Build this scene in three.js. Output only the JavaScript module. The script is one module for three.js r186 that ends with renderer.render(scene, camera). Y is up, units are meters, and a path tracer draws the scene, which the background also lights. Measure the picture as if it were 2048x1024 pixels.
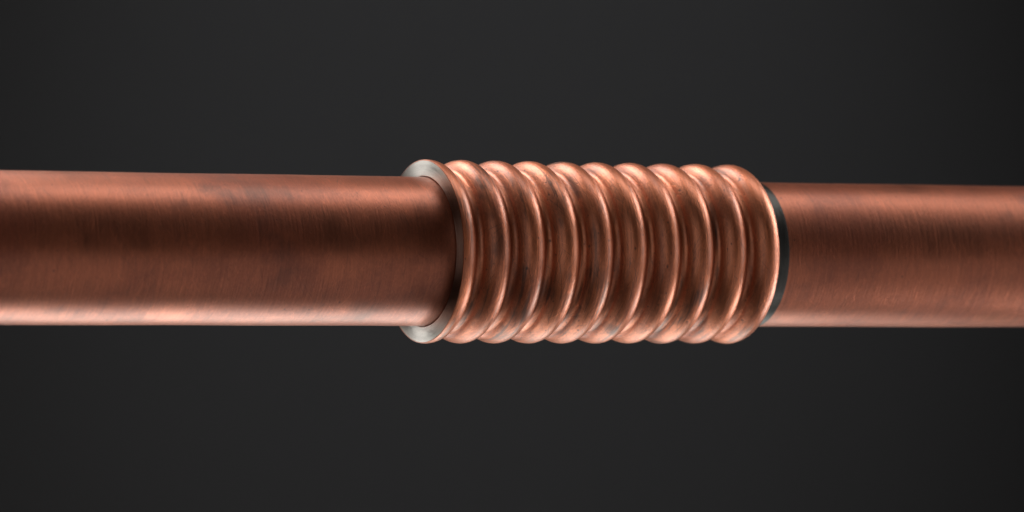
import * as THREE from 'three';
import { RectAreaLightUniformsLib } from 'three/addons/lights/RectAreaLightUniformsLib.js';
import { RoundedBoxGeometry } from 'three/addons/geometries/RoundedBoxGeometry.js';

// ---------------------------------------------------------------- camera, lamps, exposure
const MM = 0.001;
const scene = new THREE.Scene();
scene.background = new THREE.Color().setRGB(0.0, 0.0, 0.0);
const renderer = new THREE.WebGLRenderer({ antialias: true });
renderer.setSize(1024, 512);
renderer.toneMapping = THREE.LinearToneMapping;
renderer.toneMappingExposure = 1.0;
renderer.shadowMap.enabled = true;
RectAreaLightUniformsLib.init();

// the pipe lies along x through the origin; the lens looks along it at about 27 degrees
const DIST = 0.8023, YAW = THREE.MathUtils.degToRad(27.32), PITCH = THREE.MathUtils.degToRad(0.957);
const camera = new THREE.PerspectiveCamera(5.44, 2, 0.05, 12);
const F = new THREE.Vector3(Math.sin(YAW) * Math.cos(PITCH), Math.sin(PITCH), -Math.cos(YAW) * Math.cos(PITCH));
const RIGHT = new THREE.Vector3(Math.cos(YAW), 0, Math.sin(YAW));
const UP = new THREE.Vector3().crossVectors(RIGHT, F);
camera.position.set(0, 0, 0).addScaledVector(F, -DIST).addScaledVector(UP, -0.00057);
camera.up.set(0, 1, 0);
camera.lookAt(camera.position.clone().add(F));
camera.focus = DIST - 0.0105;
camera.userData.fStop = 22;
camera.updateMatrixWorld();
const FRONT = new THREE.Vector3(-Math.sin(YAW), 0, Math.cos(YAW));            // level, from the pipe towards the camera
const place = (r, u, f) => new THREE.Vector3().addScaledVector(RIGHT, r).addScaledVector(FRONT, f).setY(u);

function tag(o, label, category, group) {
  o.userData.label = label; o.userData.category = category;
  if (group) o.userData.group = group;
  return o;
}
function cast(o) { o.castShadow = true; o.receiveShadow = true; return o; }

const housingMat = new THREE.MeshStandardMaterial({ color: new THREE.Color().setRGB(0.012, 0.012, 0.013), roughness: 0.8 });
// a softbox: black housing, white diffuser that glows, and an area light of its size just before it
function softbox(name, at, along, w, h, power, color, label) {
  const g = new THREE.Group(); g.name = name;
  const bz = at.clone().negate().normalize(), bx = along.clone().addScaledVector(bz, -along.dot(bz)).normalize();
  g.position.copy(at); g.quaternion.setFromRotationMatrix(new THREE.Matrix4().makeBasis(bx, new THREE.Vector3().crossVectors(bz, bx), bz));   // local +z looks at the pipe
  const sh = new THREE.Shape([[-w / 2 - 0.012, -h / 2 - 0.012], [w / 2 + 0.012, -h / 2 - 0.012], [w / 2 + 0.012, h / 2 + 0.012], [-w / 2 - 0.012, h / 2 + 0.012]].map((p) => new THREE.Vector2(...p)));
  sh.holes.push(new THREE.Path([[-w / 2, -h / 2], [-w / 2, h / 2], [w / 2, h / 2], [w / 2, -h / 2]].map((p) => new THREE.Vector2(...p))));
  const rim = cast(new THREE.Mesh(new THREE.ExtrudeGeometry(sh, { depth: 0.02, bevelEnabled: false }), housingMat));
  rim.name = 'rim'; rim.position.z = -0.018; g.add(rim);
  const back = cast(new THREE.Mesh(new RoundedBoxGeometry(w + 0.02, h + 0.02, 0.05, 2, 0.008), housingMat));
  back.name = 'housing'; back.position.z = -0.045; g.add(back);
  const c = new THREE.Color().setRGB(...color);
  const dm = new THREE.MeshStandardMaterial({ color: new THREE.Color().setRGB(0.8, 0.8, 0.8), roughness: 0.9, emissive: c, emissiveIntensity: 0.05 });
  const face = new THREE.Mesh(new THREE.BoxGeometry(w - 0.002, h - 0.002, 0.004), dm);
  face.name = 'diffuser'; face.position.z = -0.012; g.add(face);
  const l = new THREE.RectAreaLight(c, power, w - 0.004, h - 0.004);
  l.name = 'glow'; l.position.z = -0.006; l.rotation.y = Math.PI; g.add(l);   // area lights shine along their own -z
  tag(g, label, 'softbox');
  scene.add(g);
  return g;
}
const AX = new THREE.Vector3(1, 0, 0), LEVEL = RIGHT, DEG = Math.PI / 180;
const polar = (x, elev, d) => new THREE.Vector3(x, d * Math.sin(elev * DEG), d * Math.cos(elev * DEG));   // round the pipe: 0 faces the camera's side, 90 straight up
softbox('overhead_softbox', polar(0.175, 92, 0.42), AX, 0.24, 0.20, 2.1, [1, 0.92, 0.83], 'black softbox hanging straight over the copper pipe');
softbox('floor_softbox', polar(0.05, -122, 0.42), AX, 0.44, 0.24, 2.8, [0.95, 1, 0.94], 'black softbox lying below and behind the copper pipe');
softbox('rim_strip_light', place(0.42, 0.0, -0.27), LEVEL, 0.14, 0.9, 9.5, [1, 0.94, 0.86], 'upright black strip light beside the backdrop');
softbox('side_softbox', place(0.62, 0.02, -0.10), FRONT, 0.26, 0.24, 2.0, [1, 0.95, 0.9], 'square black softbox beside the right end of the pipe');
softbox('rear_upper_softbox', place(-0.42, 0.23, -0.41), LEVEL, 0.28, 0.22, 2.9, [1, 0.98, 0.95], 'small black softbox high behind the steel end face');
softbox('rear_lower_softbox', place(-0.42, -0.23, -0.41), LEVEL, 0.28, 0.22, 2.6, [1, 0.98, 0.95], 'small black softbox low behind the steel end face');
softbox('crown_softbox', polar(-0.06, 122, 0.46), AX, 0.22, 0.30, 6.6, [1, 0.94, 0.86], 'square black softbox above and behind the ribbed coupling');
softbox('foot_softbox', polar(-0.10, -118, 0.52), AX, 0.30, 0.24, 4.4, [1, 0.94, 0.86], 'square black softbox below and behind the ribbed coupling');
softbox('front_softbox', polar(0.45, -42, 0.85), AX, 0.9, 1.1, 0.125, [1, 0.93, 0.87], 'wide dim softbox lying low in front of the copper pipe');
softbox('fill_softbox', place(-0.02, 0.1, 1.0), LEVEL, 0.8, 1.3, 0.19, [1, 0.93, 0.87], 'tall dim softbox standing behind the lens');
const spot = new THREE.SpotLight(new THREE.Color().setRGB(0.96, 0.98, 1), 1.3, 0, 0.23, 1, 2);
spot.position.copy(place(0.0, 0.62, -0.15)); spot.target.position.copy(place(-0.005, 0.065, -0.62));
spot.castShadow = true; spot.shadow.radius = 2;
scene.add(spot, spot.target);

// ---------------------------------------------------------------- seeded noise and textures
function rng(seed) { let a = seed >>> 0; return () => { a = (a + 0x6D2B79F5) | 0; let t = Math.imul(a ^ (a >>> 15), 1 | a); t = (t + Math.imul(t ^ (t >>> 7), 61 | t)) ^ t; return ((t ^ (t >>> 14)) >>> 0) / 4294967296; }; }
// smooth value noise that repeats after nx by ny cells, on a w by h grid, values 0..1
function lattice(w, h, nx, ny, seed) {
  const r = rng(seed), g = new Float32Array(nx * ny); for (let i = 0; i < g.length; i++) g[i] = r();
  const out = new Float32Array(w * h);
  const xs = new Int32Array(w), xf = new Float32Array(w);
  for (let i = 0; i < w; i++) { const x = i / w * nx, k = Math.floor(x), f = x - k; xs[i] = k; xf[i] = f * f * (3 - 2 * f); }
  for (let j = 0; j < h; j++) {
    const y = j / h * ny, k = Math.floor(y), f0 = y - k, f = f0 * f0 * (3 - 2 * f0), a = (k % ny) * nx, b = ((k + 1) % ny) * nx;
    for (let i = 0; i < w; i++) {
      const p = xs[i], q = (p + 1) % nx, t = xf[i];
      out[j * w + i] = (g[a + p] * (1 - t) + g[a + q] * t) * (1 - f) + (g[b + p] * (1 - t) + g[b + q] * t) * f;
    }
  }
  return out;
}
function fbm(w, h, nx, ny, oct, seed, gain = 0.5) {
  const out = new Float32Array(w * h); let amp = 1, sum = 0;
  for (let o = 0; o < oct; o++) {
    const l = lattice(w, h, Math.min(nx << o, w), Math.min(ny << o, h), seed + o * 17);
    for (let i = 0; i < out.length; i++) out[i] += l[i] * amp;
    sum += amp; amp *= gain;
  }
  for (let i = 0; i < out.length; i++) out[i] /= sum;
  return out;
}
// hair-line scratches: thin curved strokes added to a field
function scratches(field, w, h, n, seed, dirMean, dirSpread, lenMin, lenMax, depth) {
  const r = rng(seed);
  for (let k = 0; k < n; k++) {
    let x = r() * w, y = r() * h, a = dirMean + (r() + r() - 1) * dirSpread; const bend = (r() - 0.5) * 0.006;
    const L = lenMin + (lenMax - lenMin) * r() ** 2, d = depth * (0.3 + 0.7 * r()) * (r() < 0.65 ? 1 : -1);
    for (let s = 0; s < L; s++) {
      const e = Math.sin(Math.PI * s / L), i = ((x | 0) % w + w) % w, j = ((y | 0) % h + h) % h;
      field[j * w + i] += d * e;
      x += Math.cos(a); y += Math.sin(a); a += bend;
    }
  }
}
function pits(field, w, h, n, seed, rMax, depth) {
  const r = rng(seed);
  for (let k = 0; k < n; k++) {
    const x = r() * w, y = r() * h, q = 0.6 + rMax * r() ** 3, s = 0.6 + 0.8 * r();
    for (let j = Math.floor(-q - 1); j <= q + 1; j++) for (let i = Math.floor(-q * s - 1); i <= q * s + 1; i++) {
      const d = Math.hypot(i / s, j) / q; if (d < 1.2) field[(((y | 0) + j + h) % h) * w + (((x | 0) + i + w) % w)] += depth * Math.max(0, 1.2 - d);
    }
  }
}
function tex(w, h, fill, srgb) {
  const d = new Uint8Array(w * h * 4), px = [0, 0, 0];
  for (let i = 0; i < w * h; i++) { fill(i, px); d[i * 4] = px[0]; d[i * 4 + 1] = px[1]; d[i * 4 + 2] = px[2]; d[i * 4 + 3] = 255; }
  const t = new THREE.DataTexture(d, w, h); t.wrapS = t.wrapT = THREE.RepeatWrapping; t.magFilter = THREE.LinearFilter; t.minFilter = THREE.LinearMipmapLinearFilter; t.generateMipmaps = true;
  if (srgb) t.colorSpace = THREE.SRGBColorSpace; t.needsUpdate = true; return t;
}
const clamp = (x, a = 0, b = 1) => Math.min(b, Math.max(a, x));
const smooth = (a, b, x) => { const t = clamp((x - a) / (b - a)); return t * t * (3 - 2 * t); };
const enc = (c) => 255 * clamp(c <= 0.0031308 ? c * 12.92 : 1.055 * c ** (1 / 2.4) - 0.055);
const mix3 = (a, b, t, o) => { for (let k = 0; k < 3; k++) o[k] = a[k] + (b[k] - a[k]) * t; };

// aged copper: u runs round the pipe, v along it
function copper(w, h, seed, o) {
  const blot = fbm(w, h, o.bu, o.bv, 5, seed, 0.55), stain = fbm(w, h, o.bu * 2, o.bv * 2, 5, seed + 101, 0.6);
  const turn = fbm(w, h, 6, h >> 2, 2, seed + 202), turn2 = fbm(w, h, 24, h >> 1, 1, seed + 303), grain = fbm(w, h, w >> 2, h >> 2, 2, seed + 404);
  const streak = fbm(w, h, 9, h >> 3, 3, seed + 909, 0.6), scr = new Float32Array(w * h);
  scratches(scr, w, h, o.scr, seed + 505, 0, 0.9, 12, 90, 0.5);
  scratches(scr, w, h, o.scr * 0.5, seed + 606, 0, 1.4, 8, 60, 0.6);
  const pit = new Float32Array(w * h); pits(pit, w, h, o.pits, seed + 707, 2.6, 1);
  const col = [0, 0, 0], A = o.clean, B = o.brown, C = o.dark;
  const map = tex(w, h, (i, px) => {
    const t = clamp(smooth(0.36, 0.66, blot[i]) * 0.75 + (turn[i] - 0.5) * o.turn + (stain[i] - 0.5) * 0.9 + (grain[i] - 0.5) * 0.7);
    mix3(A, B, t, col);
    const s = clamp(smooth(0.58, 0.82, stain[i]) * o.stain + smooth(0.55, 0.75, streak[i]) * smooth(0.4, 0.62, stain[i]) * o.streak + clamp(pit[i]) * 0.9 + clamp(-scr[i]) * 1.1); mix3(col, C, s, col);
    const k = 1 + (turn2[i] - 0.5) * 0.12 + clamp(scr[i]) * 0.5;
    for (let c = 0; c < 3; c++) px[c] = enc(clamp(col[c] * k));
  }, true);
  const rough = tex(w, h, (i, px) => {
    const q = o.rough + (blot[i] - 0.5) * 0.12 + (stain[i] - 0.5) * 0.22 + (turn[i] - 0.5) * 0.08 + (grain[i] - 0.5) * 0.06 + clamp(pit[i]) * 0.25;
    px[0] = 255; px[1] = 255 * clamp(q, 0.2, 1); px[2] = 255;
  });
  const bump = tex(w, h, (i, px) => { const q = 0.5 + (turn[i] - 0.5) * 0.22 + (turn2[i] - 0.5) * 0.2 + (grain[i] - 0.5) * 0.14 + scr[i] * 0.3 - clamp(pit[i]) * 0.4; px[0] = px[1] = px[2] = 255 * clamp(q); });
  return new THREE.MeshPhysicalMaterial({ color: 0xffffff, map, roughness: 1, roughnessMap: rough, metalness: 1, bumpMap: bump, bumpScale: o.bump, anisotropy: o.aniso, anisotropyRotation: Math.PI / 2, clearcoat: o.coat, clearcoatRoughness: 0.36 });
}
const pipeMat = copper(1024, 1536, 11, { bu: 5, bv: 7, scr: 12000, pits: 320, turn: 0.5, stain: 0.5, streak: 0.2, rough: 0.46, bump: 0.00006, aniso: 0.12, coat: 1,
  clean: [0.47, 0.132, 0.064], brown: [0.33, 0.086, 0.044], dark: [0.17, 0.055, 0.034] });
const ribMat = copper(1024, 1024, 71, { bu: 6, bv: 12, scr: 12000, pits: 900, turn: 0.9, stain: 0.6, streak: 0.65, rough: 0.52, bump: 0.0001, aniso: 0.2, coat: 1,
  clean: [0.60, 0.188, 0.086], brown: [0.39, 0.108, 0.05], dark: [0.15, 0.056, 0.036] });
function turnedSteel(seed, base, rough, aniso) {
  const w = 512, h = 256, t1 = fbm(w, h, 4, 96, 2, seed), st = fbm(w, h, 10, 4, 5, seed + 5, 0.6), gr = fbm(w, h, 256, 128, 1, seed + 9);
  const pit = new Float32Array(w * h); pits(pit, w, h, 70, seed + 3, 2, 1);
  const map = tex(w, h, (i, px) => { const k = 0.85 + (t1[i] - 0.5) * 0.25 + (st[i] - 0.5) * 0.55 + (gr[i] - 0.5) * 0.2 - clamp(pit[i]) * 0.35; for (let c = 0; c < 3; c++) px[c] = enc(clamp(base[c] * k)); }, true);
  const rg = tex(w, h, (i, px) => { px[0] = 255; px[1] = 255 * clamp(rough + (st[i] - 0.5) * 0.3 + (t1[i] - 0.5) * 0.15, 0.1, 1); px[2] = 255; });
  const bp = tex(w, h, (i, px) => { px[0] = px[1] = px[2] = 255 * clamp(0.5 + (t1[i] - 0.5) * 0.6 + (gr[i] - 0.5) * 0.3 - clamp(pit[i]) * 0.4); });
  return new THREE.MeshPhysicalMaterial({ color: 0xffffff, map, metalness: 1, roughness: 1, roughnessMap: rg, bumpMap: bp, bumpScale: 0.00002, anisotropy: aniso, anisotropyRotation: Math.PI / 2 });
}
const faceMat = turnedSteel(31, [0.66, 0.63, 0.585], 0.40, 0.95);
const collarMat = turnedSteel(47, [0.10, 0.10, 0.10], 0.40, 0.5);

// ---------------------------------------------------------------- backdrop
{
  const w = 512, h = 512, a = fbm(w, h, 6, 6, 4, 900), b = fbm(w, h, 256, 256, 1, 901);
  const map = tex(w, h, (i, px) => { const k = 1 + (a[i] - 0.5) * 0.08 + (b[i] - 0.5) * 0.16; px[0] = enc(0.0086 * k); px[1] = enc(0.0088 * k); px[2] = enc(0.0101 * k); }, true);
  map.repeat.set(7, 5);
  const m = new THREE.MeshStandardMaterial({ map, roughness: 0.95 });
  const wall = cast(new THREE.Mesh(new THREE.BoxGeometry(2.2, 1.5, 0.02), m));
  wall.name = 'backdrop'; wall.userData.kind = 'structure'; wall.userData.label = 'plain matte charcoal studio backdrop behind the pipe';
  wall.position.copy(place(0, 0.0, -0.64)); wall.rotation.y = -YAW;
  scene.add(wall);
}

// ---------------------------------------------------------------- turned shapes round the x axis
// prof: [[x mm, r mm], ...]; smooth normals along the profile; u round the pipe, v from v0 to v1 along the profile
function turned(prof, v0, v1, seg = 220, wob) {
  const n = prof.length, pos = [], nor = [], uv = [], idx = [], len = [0];
  for (let i = 1; i < n; i++) len.push(len[i - 1] + Math.hypot(prof[i][0] - prof[i - 1][0], prof[i][1] - prof[i - 1][1]));
  for (let i = 0; i < n; i++) {
    let tx, tr;
    if (prof[i][2] !== undefined) { tx = Math.cos(prof[i][2]); tr = Math.sin(prof[i][2]); }                 // given slope angle
    else { const a = prof[Math.max(0, i - 1)], b = prof[Math.min(n - 1, i + 1)], l = Math.hypot(b[0] - a[0], b[1] - a[1]); tx = (b[0] - a[0]) / l; tr = (b[1] - a[1]) / l; }
    for (let j = 0; j <= seg; j++) {
      const p = j / seg * 2 * Math.PI, c = Math.cos(p), s = Math.sin(p), x = prof[i][0], w0 = wob ? wob(p, x) : 0, r = prof[i][1] + w0;
      const gx = wob ? (wob(p, x + 0.05) - w0) / 0.05 : 0, gp = wob ? (wob(p + 0.004, x) - w0) / (0.004 * r) : 0;   // slope of the unevenness
      const N = new THREE.Vector3(-tr - gx * tx, tx * c + gp * s, tx * s - gp * c).normalize();
      pos.push(x * MM, r * MM * c, r * MM * s); nor.push(N.x, N.y, N.z); uv.push(j / seg, v0 + (v1 - v0) * len[i] / len[n - 1]);
    }
  }
  for (let i = 0; i < n - 1; i++) for (let j = 0; j < seg; j++) { const a = i * (seg + 1) + j, b = a + seg + 1; idx.push(a, a + 1, b, b, a + 1, b + 1); }
  const g = new THREE.BufferGeometry();
  g.setAttribute('position', new THREE.Float32BufferAttribute(pos, 3)); g.setAttribute('normal', new THREE.Float32BufferAttribute(nor, 3)); g.setAttribute('uv', new THREE.Float32BufferAttribute(uv, 2)); g.setIndex(idx);
  return g;
}
function part(name, geo, mat, parent, label) { const m = cast(new THREE.Mesh(geo, mat)); m.name = name; if (label) m.userData.label = label; parent.add(m); return m; }

// hand-made unevenness in millimetres, smooth round the pipe and along it
function uneven(amp, seed, fx) {
  const r = rng(seed), t = Array.from({ length: 14 }, () => [1 + Math.floor(r() * 5), fx * (0.25 + r()), r() * 6.283, r() - 0.5]);
  return (p, x) => { let v = 0; for (const [k, f, q, a] of t) v += a * Math.sin(k * p + q + f * x); return v * amp; };
}
const pipeWave = uneven(0.020, 5, 0.20), ribWave = uneven(0.014, 9, 0.55);
const joint = new THREE.Group(); joint.name = 'copper_pipe';
tag(joint, 'horizontal aged copper pipe with a ten ribbed copper coupling in its middle', 'pipe');
scene.add(joint);

const PIPE = 11.0, CREST = 13.59, PITCHMM = 5.678, X0 = -14.38, NR = 10;
const R1 = 2.45, R2 = 0.8, ALPHA = Math.asin(PITCHMM / 2 / (R1 + R2)), VALLEY = CREST - (R1 + R2) * (1 - Math.cos(ALPHA));
const FACE = X0 - 0.5, LAST = X0 + (NR - 1) * PITCHMM, BACK = LAST + 1.9;

// plain pipe: slightly uneven in section
const line = (x0, x1, r, n) => Array.from({ length: n + 1 }, (_, i) => [x0 + (x1 - x0) * i / n, r]);
part('pipe_section', turned(line(-118, FACE + 3, PIPE, 40), 0, 1, 256, pipeWave), pipeMat, joint);
part('pipe_section', turned(line(BACK - 3, 140, PIPE, 40), 0.13, 1.13, 256, pipeWave), pipeMat, joint);

// ribbed coupling
const coupling = new THREE.Group(); coupling.name = 'ribbed_coupling'; joint.add(coupling);
function ribProfile(cx, first, last) {
  const out = [], q = 10;
  // left concave valley half, left flank, crest, right flank, right valley half
  if (!first) for (let i = 0; i < q; i++) { const a = ALPHA * i / q; out.push([cx - PITCHMM / 2 + R2 * Math.sin(a), VALLEY + R2 * (1 - Math.cos(a)), a]); }
  const a0 = first ? Math.asin(0.18) : ALPHA, a1 = last ? 1.45 : ALPHA;
  for (let i = 0; i <= 2 * q; i++) { const a = a0 + (-a1 - a0) * i / (2 * q); out.push([cx - R1 * Math.sin(a), CREST - R1 * (1 - Math.cos(a)), a]); }
  if (last) { out.push([BACK - 0.35, CREST - 2.2], [BACK - 0.2, PIPE + 0.1]); }
  else for (let i = 1; i <= q; i++) { const a = -ALPHA * (1 - i / q); out.push([cx + PITCHMM / 2 + R2 * Math.sin(a), VALLEY + R2 * (1 - Math.cos(a)), a]); }
  return out;
}
for (let k = 0; k < NR; k++) part('rib', turned(ribProfile(X0 + k * PITCHMM, k === 0, k === NR - 1), k / NR, (k + 1) / NR, 256, ribWave), ribMat, coupling);
// copper arris from the first crest to the flat steel face
const edgeX = X0 - R1 * 0.18, edgeR = CREST - R1 * (1 - Math.cos(Math.asin(0.18)));
part('rim', turned([[FACE + 0.02, edgeR - 0.13], [FACE, edgeR - 0.09], [FACE + 0.03, edgeR - 0.04], [edgeX, edgeR]], 0.2, 0.22, 256, ribWave), ribMat, coupling);
part('end_face', turned([[FACE + 1.2, PIPE + 0.10], [FACE + 0.10, PIPE + 0.12], [FACE + 0.04, PIPE + 0.15], [FACE + 0.02, PIPE + 0.25], [FACE + 0.018, PIPE + 0.4], [FACE + 0.018, PIPE + 1.2], [FACE + 0.02, edgeR - 0.12]], 0, 1), faceMat, coupling, 'pale grey turned steel end face round the pipe');
// steel collar behind the last rib
part('collar_ring', turned([[LAST + 1.0, PIPE + 0.06], [41.35, PIPE + 0.06]], 0, 1), collarMat, joint, 'dark grey steel collar between the last rib and the pipe');

renderer.render(scene, camera);
